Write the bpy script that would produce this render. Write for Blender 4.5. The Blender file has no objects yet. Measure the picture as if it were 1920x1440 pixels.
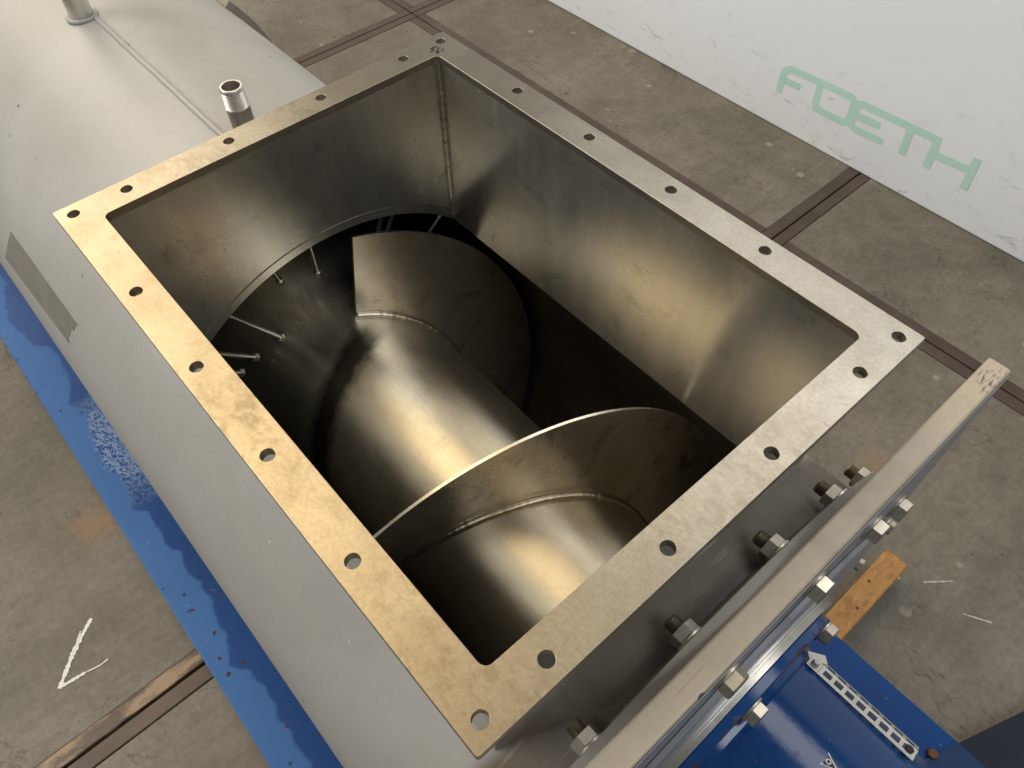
import bpy, bmesh, math, random
from mathutils import Vector, Matrix, noise
random.seed(7)
PI = math.pi
R_ = math.radians
scene = bpy.context.scene
COL = scene.collection
ZF = 1.17                       # height of the hopper flange above the floor

# ------------------------------------------------------------------ camera
cam_data = bpy.data.cameras.new("camera")
cam_data.sensor_fit = 'HORIZONTAL'; cam_data.sensor_width = 36.0
cam_data.lens = 1458.01 / 1920 * 36.0
cam_data.clip_start = 0.02; cam_data.clip_end = 100
cam = bpy.data.objects.new("camera", cam_data); COL.objects.link(cam)
rx = Vector((0.65857195, 0.75230513, -0.01788816))
dn = Vector((0.59890550, -0.53838148, -0.59283858))
fw = Vector((-0.45562616, 0.37971354, -0.80512262))
M = Matrix((rx, -dn, -fw)).transposed().to_4x4()
M.translation = Vector((0.96878, -0.05223, 0.65881 + ZF))
cam.matrix_world = M
scene.camera = cam

# ------------------------------------------------------------------ light
world = bpy.data.worlds.new("World"); scene.world = world; world.use_nodes = True
bg = world.node_tree.nodes["Background"]
bg.inputs[0].default_value = (0.96, 0.98, 1.0, 1); bg.inputs[1].default_value = 0.15

def area(name, loc, target, sx, sy, power, color):
    d = bpy.data.lights.new(name, 'AREA'); d.shape = 'RECTANGLE'; d.size = sx; d.size_y = sy
    d.energy = power; d.color = color
    o = bpy.data.objects.new(name, d); COL.objects.link(o); o.location = loc
    o.rotation_euler = (Vector(target) - Vector(loc)).to_track_quat('-Z', 'Y').to_euler()
    return o
area("hall_lamp_warm", (-2.2, -0.6, 5.2), (0.4, 0.3, 1.1), 3.8, 4.0, 175, (1.0, 0.79, 0.48))
area("hall_lamp_window_side", (-2.8, -3.8, 3.7), (0.3, 0.2, 0.9), 3.0, 2.4, 205, (0.94, 0.97, 1.0))
area("hall_lamp_side", (0.1, 3.6, 5.4), (0.4, 0.6, 0.9), 4.6, 2.0, 105, (1.0, 0.97, 0.92))
area("hall_lamp_behind", (3.4, 1.0, 5.0), (0.3, 0.3, 0.9), 2.8, 1.6, 85, (0.93, 0.97, 1.0))
area("hall_lamp_far", (-6.5, 0.2, 4.6), (0.0, 0.3, 1.0), 4.0, 2.2, 190, (1.0, 0.91, 0.76))
vs = scene.view_settings
vs.view_transform = 'Standard'; vs.look = 'None'; vs.exposure = -0.05; vs.gamma = 1.0
scene.render.engine = 'CYCLES'

# ------------------------------------------------------------------ materials
def new_mat(name):
    m = bpy.data.materials.new(name); m.use_nodes = True
    nt = m.node_tree; b = nt.nodes["Principled BSDF"]
    return m, nt, b
class N:
    """short-hand for building a node tree"""
    def __init__(s, nt): s.nt = nt; s.tc = nt.nodes.new('ShaderNodeTexCoord')
    def link(s, a, b): s.nt.links.new(a, b)
    def map(s, scale=(1, 1, 1), loc=(0, 0, 0), rot=(0, 0, 0)):
        n = s.nt.nodes.new('ShaderNodeMapping'); n.inputs['Scale'].default_value = scale
        n.inputs['Location'].default_value = loc; n.inputs['Rotation'].default_value = rot
        s.link(s.tc.outputs['Object'], n.inputs['Vector']); return n.outputs[0]
    def noise(s, scale, detail=4, rough=0.55, vec=None, dist=0.0):
        n = s.nt.nodes.new('ShaderNodeTexNoise'); n.inputs['Scale'].default_value = scale
        n.inputs['Detail'].default_value = detail; n.inputs['Roughness'].default_value = rough
        n.inputs['Distortion'].default_value = dist
        s.link(vec if vec is not None else s.tc.outputs['Object'], n.inputs['Vector']); return n.outputs['Fac']
    def voro(s, scale, vec=None, feature='F1'):
        n = s.nt.nodes.new('ShaderNodeTexVoronoi'); n.inputs['Scale'].default_value = scale; n.feature = feature
        s.link(vec if vec is not None else s.tc.outputs['Object'], n.inputs['Vector']); return n.outputs['Distance']
    def ramp(s, fac, stops):
        n = s.nt.nodes.new('ShaderNodeValToRGB'); cr = n.color_ramp
        while len(cr.elements) < len(stops): cr.elements.new(0.5)
        for e, (p, c) in zip(cr.elements, stops):
            e.position = p; e.color = (c, c, c, 1) if isinstance(c, (int, float)) else (*c, 1)
        s.link(fac, n.inputs['Fac']); return n.outputs['Color']
    def mix(s, fac, a, b, mode='MIX'):
        n = s.nt.nodes.new('ShaderNodeMix'); n.data_type = 'RGBA'; n.blend_type = mode
        for sock, v in ((n.inputs[0], fac), (n.inputs[6], a), (n.inputs[7], b)):
            if isinstance(v, (int, float)): sock.default_value = v if sock == n.inputs[0] else (v, v, v, 1)
            elif isinstance(v, tuple): sock.default_value = (*v, 1)
            else: s.link(v, sock)
        return n.outputs[2]
    def math(s, op, a, b=0.0, clamp=False):
        n = s.nt.nodes.new('ShaderNodeMath'); n.operation = op; n.use_clamp = clamp
        for sock, v in ((n.inputs[0], a), (n.inputs[1], b)):
            if isinstance(v, (int, float)): sock.default_value = v
            else: s.link(v, sock)
        return n.outputs[0]
    def xyz(s):
        n = s.nt.nodes.new('ShaderNodeSeparateXYZ'); s.link(s.tc.outputs['Object'], n.inputs[0]); return n.outputs
    def bump(s, h, strength, dist, bsdf):
        n = s.nt.nodes.new('ShaderNodeBump'); n.inputs['Strength'].default_value = strength
        n.inputs['Distance'].default_value = dist; s.link(h, n.inputs['Height']); s.link(n.outputs[0], bsdf.inputs['Normal'])
    def near(s, p, r):
        """1 at point p falling to 0 at distance r"""
        n = s.nt.nodes.new('ShaderNodeVectorMath'); n.operation = 'DISTANCE'
        s.link(s.tc.outputs['Object'], n.inputs[0]); n.inputs[1].default_value = p
        return s.math('SUBTRACT', 1.0, s.math('DIVIDE', n.outputs['Value'], r), True)

def steel(name, c1, c2, rough=(0.28, 0.45), grain=(6, 6, 60), stain=5.0, metallic=1.0, bump=0.15, dark=None, darkamt=0.5, aniso=0.0):
    m, nt, b = new_mat(name); n = N(nt)
    st = n.noise(stain, 6, 0.6, dist=0.6)
    gr = n.noise(9, 5, 0.6, n.map(grain))
    fi = n.noise(190, 3, 0.6)
    col = n.mix(n.ramp(st, [(0.32, 0.0), (0.68, 1.0)]), c1, c2)
    col = n.mix(n.math('MULTIPLY', n.math('SUBTRACT', gr, 0.5), 0.35, False), col, (0.95, 0.92, 0.86)) if False else col
    col = n.mix(0.22, col, n.ramp(gr, [(0.3, (0.35, 0.33, 0.30)), (0.7, (1, 1, 1))]), 'MULTIPLY')
    if dark is not None:
        d = n.noise(stain * 2.3, 7, 0.68, n.map((1, 1, 1), (3.1, 1.7, 0.4)), 0.9)
        col = n.mix(n.math('MULTIPLY', n.ramp(d, [(0.55, 0.0), (0.70, 1.0)]), darkamt), col, dark)
    sp = n.noise(420, 2, 0.5)
    col = n.mix(n.math('MULTIPLY', n.ramp(sp, [(0.70, 0.0), (0.76, 1.0)]), 0.5), col, tuple(x * 0.35 for x in c1))
    nt.links.new(col, b.inputs['Base Color'])
    r = n.math('ADD', n.math('MULTIPLY', n.mix(0.5, st, gr), rough[1] - rough[0]), rough[0])
    r = n.math('ADD', r, n.math('MULTIPLY', n.math('SUBTRACT', fi, 0.5), 0.10))
    nt.links.new(r, b.inputs['Roughness'])
    b.inputs['Metallic'].default_value = metallic
    n.bump(n.mix(0.4, gr, fi), bump, 0.0006, b)
    return m

def machined(name):
    """face-milled steel: sweeping cutter arcs, tarnish, brown stains"""
    m, nt, b = new_mat(name); n = N(nt)
    st = n.noise(4.5, 8, 0.66, dist=0.3)
    st2 = n.noise(24, 7, 0.70, n.map((1, 1, 1), (4, 2, 1)), 0.4)
    fi = n.noise(150, 5, 0.7)
    w = nt.nodes.new('ShaderNodeTexWave'); w.wave_type = 'RINGS'; w.rings_direction = 'Z'
    w.inputs['Scale'].default_value = 130; w.inputs['Distortion'].default_value = 2.5; w.inputs['Detail'].default_value = 3; w.inputs['Detail Scale'].default_value = 2.0
    n.link(n.map((1, 1, 1), (0.31, 0.42, 0)), w.inputs['Vector'])
    wv = n.math('MULTIPLY', w.outputs['Fac'], n.ramp(n.noise(7, 3, 0.5, n.map((1, 1, 1), (7, 7, 1))), [(0.45, 0.0), (0.62, 1.0)]))
    x, y, z = n.xyz()
    side = n.ramp(y, [(0.02, 1.0), (0.60, 0.0)])          # left bar is more tarnished; the warm light's golden tint is painted in too
    col = n.mix(side, (0.405, 0.388, 0.350), (0.375, 0.330, 0.250))
    col = n.mix(0.6, col, n.ramp(st, [(0.32, (0.62, 0.58, 0.52)), (0.66, (1.12, 1.10, 1.06))]), 'MULTIPLY')
    col = n.mix(n.math('MULTIPLY', n.ramp(st2, [(0.50, 0.0), (0.66, 1.0)]), n.math('ADD', 0.12, n.math('MULTIPLY', side, 0.30))), col, (0.27, 0.215, 0.145))
    col = n.mix(0.30, col, n.ramp(n.noise(260, 5, 0.7), [(0.34, (0.55, 0.53, 0.49)), (0.60, (1.10, 1.10, 1.08))]), 'MULTIPLY')
    col = n.mix(n.math('MULTIPLY', wv, 0.06), col, (0.26, 0.21, 0.14))
    pit = n.voro(70); pm = n.math('MULTIPLY', n.ramp(pit, [(0.05, 1.0), (0.09, 0.0)]), n.ramp(n.noise(11, 3), [(0.52, 0.0), (0.6, 1.0)]))
    col = n.mix(n.math('MULTIPLY', pm, 0.7), col, (0.12, 0.085, 0.05))
    # crisp tarnish islands with a uneven edges, mostly on the left bar
    isl = n.noise(44, 7, 0.68, n.map((1, 1.6, 1), (1, 5, 2), (0, 0, 0.5)), 0.5)
    col = n.mix(n.math('MULTIPLY', n.ramp(isl, [(0.49, 0.0), (0.62, 1.0)]), n.math('MULTIPLY', n.ramp(n.noise(5, 3, 0.5, n.map((1, 1, 1), (2, 8, 1))), [(0.42, 0.0), (0.58, 1.0)]), n.math('ADD', 0.14, n.math('MULTIPLY', side, 0.50)))), col, (0.19, 0.15, 0.095))
    # short dark scratches
    sk = n.noise(16, 3, 0.5, n.map((1.2, 16, 1), (3, 3, 0), (0, 0, -0.5)), 0.2)
    col = n.mix(n.math('MULTIPLY', n.ramp(sk, [(0.715, 0.0), (0.74, 1.0)]), 0.55), col, (0.10, 0.085, 0.06))
    # a scorched black mark beside the far corner hole
    ox = n.near((0.036, 0.594, ZF), 0.016); mk = n.math('MULTIPLY', n.ramp(ox, [(0.25, 0.0), (0.45, 1.0)]), n.ramp(n.noise(170, 3), [(0.48, 0.0), (0.55, 1.0)]))
    col = n.mix(mk, col, (0.03, 0.03, 0.035))
    n.link(col, b.inputs['Base Color'])
    b.inputs['Metallic'].default_value = 0.97
    r = n.math('ADD', 0.26, n.math('MULTIPLY', n.mix(0.5, st2, fi), 0.24)); n.link(r, b.inputs['Roughness'])
    n.bump(n.mix(0.45, n.mix(0.12, fi, wv), st2), 0.30, 0.0006, b)
    return m

def paint(name, c, rough=0.45, spec=0.4, var=0.12, chips=None, dirt=None, dirtamt=0.3, bump=0.05, coat=0.0, warm=None):
    m, nt, b = new_mat(name); n = N(nt)
    st = n.noise(3.2, 6, 0.6, dist=0.4); fi = n.noise(90, 4, 0.6)
    lo = tuple(x * (1 - var) for x in c); hi = tuple(min(1, x * (1 + var)) for x in c)
    col = n.mix(n.ramp(st, [(0.3, 0.0), (0.7, 1.0)]), lo, hi)
    col = n.mix(0.12, col, n.ramp(fi, [(0.3, (0.55, 0.55, 0.55)), (0.7, (1, 1, 1))]), 'MULTIPLY')
    if dirt is not None:
        d = n.noise(5.5, 8, 0.7, n.map((1, 1, 1), (2, 5, 1)), 0.8)
        col = n.mix(n.math('MULTIPLY', n.ramp(d, [(0.5, 0.0), (0.72, 1.0)]), dirtamt), col, dirt)
        s = n.noise(10, 4, 0.6, n.map((2.0, 14, 14), (0, 0, 0), (0, 0, 0.5)))
        col = n.mix(n.math('MULTIPLY', n.ramp(s, [(0.66, 0.0), (0.74, 1.0)]), dirtamt * 0.8), col, dirt)
    if chips is not None:
        v = n.voro(16, n.map((1, 1, 1), (1.3, 0.2, 0.7)))
        cm = n.math('MULTIPLY', n.ramp(n.math('ADD', v, n.math('MULTIPLY', n.math('SUBTRACT', n.noise(160, 3), 0.5), 0.10)), [(0.055, 1.0), (0.075, 0.0)]),
                    n.ramp(n.noise(6.0, 3, 0.5, n.map((1, 1, 1), (9, 1, 3))), [(0.50, 0.0), (0.56, 1.0)]))
        col = n.mix(cm, col, chips)
    n.link(col, b.inputs['Base Color'])
    n.link(n.math('ADD', rough - 0.06, n.math('MULTIPLY', st, 0.12)), b.inputs['Roughness'])
    b.inputs['Specular IOR Level'].default_value = spec
    b.inputs['Coat Weight'].default_value = coat; b.inputs['Coat Roughness'].default_value = 0.12
    n.bump(n.mix(0.35, st, fi), bump, 0.002, b)
    return m

MAT = {}
MAT['flange'] = machined('machined_flange_steel')
MAT['inner'] = steel('tarnished_stainless_wall', (0.56, 0.555, 0.52), (0.70, 0.68, 0.62), (0.18, 0.32), (5, 5, 0.5), 5.5, metallic=0.90, bump=0.045, dark=(0.20, 0.20, 0.19), darkamt=0.45)
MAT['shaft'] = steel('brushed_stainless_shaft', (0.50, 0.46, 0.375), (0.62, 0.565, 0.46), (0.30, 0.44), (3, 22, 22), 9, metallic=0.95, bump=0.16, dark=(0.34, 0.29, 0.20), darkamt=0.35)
def reflection_band(m):  # dark reflection on the shaft, painted into its colour as a ragged band
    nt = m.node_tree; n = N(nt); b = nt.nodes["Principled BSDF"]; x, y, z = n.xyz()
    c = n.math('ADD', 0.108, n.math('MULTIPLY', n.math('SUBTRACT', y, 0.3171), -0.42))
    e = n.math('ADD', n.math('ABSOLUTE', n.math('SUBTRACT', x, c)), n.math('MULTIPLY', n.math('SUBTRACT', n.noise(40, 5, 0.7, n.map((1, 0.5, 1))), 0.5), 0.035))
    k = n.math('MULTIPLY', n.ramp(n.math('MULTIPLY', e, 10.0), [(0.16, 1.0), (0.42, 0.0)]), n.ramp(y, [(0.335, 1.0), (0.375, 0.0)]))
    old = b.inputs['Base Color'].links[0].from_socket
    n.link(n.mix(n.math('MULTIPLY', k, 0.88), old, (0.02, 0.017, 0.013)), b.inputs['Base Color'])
reflection_band(MAT['shaft'])
def polished_cone(m):
    nt = m.node_tree; n = N(nt); b = nt.nodes["Principled BSDF"]; x, y, z = n.xyz()
    k = n.ramp(n.math('ADD', x, 0.5), [(0.47, 1.0), (0.54, 0.0)])
    old = b.inputs['Roughness'].links[0].from_socket
    n.link(n.math('SUBTRACT', old, n.math('MULTIPLY', k, 0.15)), b.inputs['Roughness'])
polished_cone(MAT['shaft'])
MAT['flight'] = steel('stainless_flight', (0.56, 0.51, 0.43), (0.70, 0.64, 0.54), (0.23, 0.36), (12, 4, 4), 5, metallic=0.93, bump=0.03, dark=(0.12, 0.105, 0.08), darkamt=0.6)
MAT['edge'] = steel('bare_flight_edge', (0.62, 0.56, 0.45), (0.75, 0.70, 0.60), (0.25, 0.40), (20, 20, 20), 8)
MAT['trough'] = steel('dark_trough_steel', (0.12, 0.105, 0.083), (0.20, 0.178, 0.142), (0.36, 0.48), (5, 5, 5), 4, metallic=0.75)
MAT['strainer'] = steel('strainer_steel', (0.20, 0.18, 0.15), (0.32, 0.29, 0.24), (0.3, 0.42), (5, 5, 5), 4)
MAT['weld'] = steel('weld_metal', (0.50, 0.45, 0.36), (0.66, 0.60, 0.49), (0.30, 0.42), (12, 12, 12), 14, bump=0.2)
MAT['zinc'] = steel('zinc_bolt', (0.60, 0.555, 0.46), (0.74, 0.70, 0.60), (0.34, 0.48), (40, 40, 40), 45, bump=0.25, dark=(0.34, 0.26, 0.15), darkamt=0.5)
MAT['stud'] = steel('dull_thread', (0.30, 0.26, 0.20), (0.42, 0.37, 0.29), (0.35, 0.5), (30, 30, 30), 30)
MAT['pipe'] = steel('threaded_pipe', (0.66, 0.64, 0.60), (0.76, 0.74, 0.70), (0.30, 0.38), (4, 4, 4), 6, bump=0.0)
MAT['pipe_dull'] = steel('dull_pipe', (0.24, 0.235, 0.22), (0.33, 0.32, 0.30), (0.4, 0.55), (20, 20, 4), 14)
MAT['plate'] = paint('bare_plate_edge', (0.40, 0.345, 0.262), 0.40, 0.5, 0.20, chips=(0.10, 0.09, 0.09), dirt=(0.22, 0.17, 0.115), dirtamt=0.6, bump=0.10)
def plate_marks(m):
    nt = m.node_tree; n = N(nt); b = nt.nodes["Principled BSDF"]
    k = n.math('MULTIPLY', n.ramp(n.near((0.926, 0.758, ZF - .12), 0.036), [(0.10, 0.0), (0.45, 1.0)]), n.ramp(n.noise(60, 7, 0.8, n.map((4.5, 1, 1), (0, 0, 0), (0, 0, 0.25))), [(0.52, 0.0), (0.57, 1.0)]))
    old = b.inputs['Base Color'].links[0].from_socket
    c = n.mix(k, old, (0.055, 0.058, 0.075))
    sk = n.noise(8, 3, 0.5, n.map((30, 1.0, 1), (3, 3, 0), (0, 0, 0.06)), 0.3)
    c = n.mix(n.math('MULTIPLY', n.ramp(sk, [(0.66, 0.0), (0.70, 1.0)]), 0.35), c, (0.16, 0.12, 0.08))
    n.link(c, b.inputs['Base Color'])
plate_marks(MAT['plate'])
MAT['grey'] = paint('grey_machine_paint', (0.315, 0.312, 0.30), 0.46, 0.5, 0.08, chips=(0.10, 0.09, 0.08), dirt=(0.33, 0.31, 0.27), dirtamt=0.22, bump=0.06)
def end_dirt_shade(m):  # brown dirt at the casing end, with the flange's shade painted in
    nt = m.node_tree; n = N(nt); b = nt.nodes["Principled BSDF"]; x, y, z = n.xyz()
    k = n.math('MULTIPLY', n.ramp(n.math('ADD', x, n.math('MULTIPLY', n.math('SUBTRACT', n.noise(9, 5), 0.5), 0.03)), [(0.795, 0.0), (0.815, 1.0)]), n.ramp(n.noise(7, 6, 0.65, n.map((1, 1, 1), (3, 3, 3)), 0.6), [(0.25, 0.7), (0.6, 1.0)]))
    old = b.inputs['Base Color'].links[0].from_socket
    n.link(n.mix(k, old, (0.105, 0.082, 0.056)), b.inputs['Base Color'])
end_dirt_shade(MAT['grey'])
def scuffs(m):
    nt = m.node_tree; n = N(nt); b = nt.nodes["Principled BSDF"]
    sk = n.noise(9, 4, 0.6, n.map((14, 1.2, 1.2), (1, 2, 0), (0.2, 0.1, 0.5)), 0.25)
    gate = n.ramp(n.noise(3.5, 3, 0.5, n.map((1, 1, 1), (4, 4, 1))), [(0.46, 0.0), (0.58, 1.0)])
    old = b.inputs['Base Color'].links[0].from_socket
    c = n.mix(n.math('MULTIPLY', n.math('MULTIPLY', n.ramp(sk, [(0.62, 0.0), (0.72, 1.0)]), gate), 0.35), old, (0.46, 0.45, 0.42))
    cl = n.noise(2.4, 6, 0.6, n.map((1, 1, 1), (8, 3, 2)), 0.7)
    c = n.mix(n.math('MULTIPLY', n.ramp(cl, [(0.46, 0.0), (0.66, 1.0)]), 0.30), c, (0.235, 0.215, 0.185))
    n.link(c, b.inputs['Base Color'])
scuffs(MAT['grey'])
MAT['grey_face'] = paint('grey_plate_paint', (0.30, 0.305, 0.32), 0.38, 0.45, 0.06, bump=0.05)
MAT['patch'] = paint('bare_dull_patch', (0.165, 0.158, 0.14), 0.40, 0.45, 0.18, dirt=(0.25, 0.24, 0.21), dirtamt=0.6, bump=0.08)
MAT['ringflange'] = paint('stained_flange_rim', (0.27, 0.245, 0.205), 0.45, 0.4, 0.15, chips=(0.06, 0.05, 0.04), dirt=(0.14, 0.12, 0.09), dirtamt=0.4, bump=0.12)
MAT['rust'] = paint('rust', (0.16, 0.07, 0.03), 0.8, 0.2, 0.4, bump=0.5)
MAT['navy'] = paint('dark_navy_paint', (0.016, 0.020, 0.036), 0.55, 0.15, 0.15, bump=0.04)
MAT['blue_dark'] = paint('dark_blue_sheet', (0.003, 0.032, 0.105), 0.45, 0.2, 0.12, bump=0.04)
MAT['strip'] = steel('galvanised_strip', (0.68, 0.67, 0.62), (0.82, 0.80, 0.74), (0.3, 0.42), (20, 20, 20), 30)
MAT['black'] = paint('black_rubber', (0.02, 0.018, 0.016), 0.55, 0.4, 0.3)
MAT['sticker'] = paint('white_sticker', (0.70, 0.69, 0.66), 0.4, 0.4, 0.06)
MAT['chalk'] = paint('white_chalk', (0.72, 0.71, 0.68), 0.95, 0.05, 0.06, bump=0.2)
MAT['scratch'] = paint('pale_scratch', (0.42, 0.395, 0.345), 0.9, 0.1, 0.1)
MAT['logo'] = paint('mint_green_print', (0.52, 0.79, 0.70), 0.5, 0.3, 0.05)

def blue_mat(name, wet):
    m, nt, b = new_mat(name); n = N(nt)
    st = n.noise(4, 5, 0.6); fi = n.noise(60, 5, 0.65)
    col = n.mix(n.ramp(st, [(0.3, 0.0), (0.7, 1.0)]), *(((0.0006, 0.038, 0.165), (0.0016, 0.054, 0.225)) if wet else ((0.0008, 0.036, 0.145), (0.0016, 0.050, 0.195))))
    rough = n.math('ADD', 0.26 if wet else 0.10, n.math('MULTIPLY', fi, 0.10))
    if wet:
        x, y, z = n.xyz()
        # dried film with a scalloped tide line along the outer edge of the base
        wob = n.math('ADD', n.math('MULTIPLY', n.math('SUBTRACT', n.noise(5.0, 2, 0.5, n.map((1, 0.35, 1))), 0.5), 0.17),
                     n.math('MULTIPLY', n.math('SUBTRACT', n.noise(26, 3, 0.5), 0.5), 0.035))
        edge = n.math('ADD', y, wob)
        dry = n.ramp(n.math('ADD', n.math('MULTIPLY', edge, 10.0), 2.22), [(0.46, 1.0), (0.54, 0.0)])
        dry = n.math('MULTIPLY', dry, n.ramp(n.noise(1.7, 2), [(0.2, 0.75), (0.6, 1.0)]))
        col = n.mix(n.math('MULTIPLY', dry, 0.70), col, (0.060, 0.165, 0.40))
        rough = n.math('ADD', rough, n.math('MULTIPLY', dry, 0.10))
        # foam of dried droplets
        v = n.voro(95, n.mix(0.10, n.map((1, 1.4, 1)), n.noise(30, 3)))
        fz = n.math('ADD', n.near((-0.52, -0.135, 0.15), 0.30), n.math('MULTIPLY', n.math('SUBTRACT', n.noise(14, 3), 0.5), 0.5))
        fz = n.math('MULTIPLY', n.ramp(fz, [(0.30, 0.0), (0.62, 1.0)]), n.ramp(n.math('ADD', n.math('MULTIPLY', edge, 10), 2.22), [(0.44, 0.0), (0.55, 1.0)]))
        fm = n.math('MULTIPLY', n.ramp(n.math('ADD', v, n.math('MULTIPLY', n.math('SUBTRACT', n.noise(120, 4, 0.7), 0.5), 0.7)), [(0.36, 0.0), (0.58, 1.0)]), fz)
        col = n.mix(n.math('MULTIPLY', fm, 0.36), col, (0.40, 0.54, 0.72))
        dots = n.voro(30, n.map((1, 1, 1), (2, 2, 0)))
        dm = n.math('MULTIPLY', n.ramp(dots, [(0.10, 1.0), (0.17, 0.0)]), n.ramp(n.noise(7, 3, 0.5, n.map((1, 1, 1), (5, 0, 0))), [(0.5, 0.0), (0.56, 1.0)]))
        col = n.mix(n.math('MULTIPLY', dm, 0.75), col, (0.012, 0.020, 0.030))
    v2 = n.voro(19, n.map((1, 1, 1), (0.4, 1.2, 0.9)))
    rm = n.math('MULTIPLY', n.ramp(n.math('ADD', v2, n.math('MULTIPLY', n.math('SUBTRACT', n.noise(120, 4), 0.5), 0.22)), [(0.07, 1.0), (0.10, 0.0)]),
                n.ramp(n.noise(8, 3, 0.5, n.map((1, 1, 1), (0, 7, 2))), [(0.40, 0.0), (0.47, 1.0)]))
    col = n.mix(rm, col, (0.085, 0.032, 0.018))
    wsp = n.voro(40, n.map((1, 1, 1), (3, 3, 3)))
    col = n.mix(n.math('MULTIPLY', n.ramp(wsp, [(0.035, 1.0), (0.055, 0.0)]), 0.8), col, (0.42, 0.48, 0.52))
    n.link(col, b.inputs['Base Color']); n.link(n.math('ADD', rough, n.math('MULTIPLY', rm, 0.5)), b.inputs['Roughness'])
    b.inputs['Specular IOR Level'].default_value = 0.10 if wet else 0.5
    n.bump(n.mix(0.5, st, fi), 0.22, 0.0025, b)
    return m
MAT['blue'] = blue_mat('blue_gloss_paint', False)
MAT['blue_wet'] = blue_mat('blue_base_paint_with_dried_film', True)

def rusty_blue():
    m, nt, b = new_mat('blue_paint_with_rusty_rim'); n = N(nt)
    x, y, z = n.xyz()
    nz = n.noise(60, 4, 0.6, n.map((1, 1, 1), (2, 0, 1)))
    zone = n.ramp(n.noise(9, 2, 0.5, n.map((1, 1, 1), (0.2, 0.9, 2))), [(0.45, 0.0), (0.6, 1.0)])
    e = n.math('ADD', n.math('MULTIPLY', n.math('SUBTRACT', x, 0.951), 55.0), n.math('MULTIPLY', n.math('SUBTRACT', nz, 0.5), 1.6))
    rm = n.math('MULTIPLY', n.ramp(e, [(0.66, 0.0), (0.74, 1.0)]), zone)
    fi = n.noise(60, 5, 0.65)
    col = n.mix(rm, n.mix(fi, (0.003, 0.045, 0.17), (0.007, 0.07, 0.25)), n.mix(n.noise(200, 3), (0.12, 0.03, 0.012), (0.045, 0.016, 0.01)))
    n.link(col, b.inputs['Base Color']); n.link(n.math('ADD', 0.17, n.math('MULTIPLY', rm, 0.6)), b.inputs['Roughness'])
    n.bump(n.mix(0.5, fi, rm), 0.2, 0.002, b); return m
MAT['blue_rust'] = rusty_blue()

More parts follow.
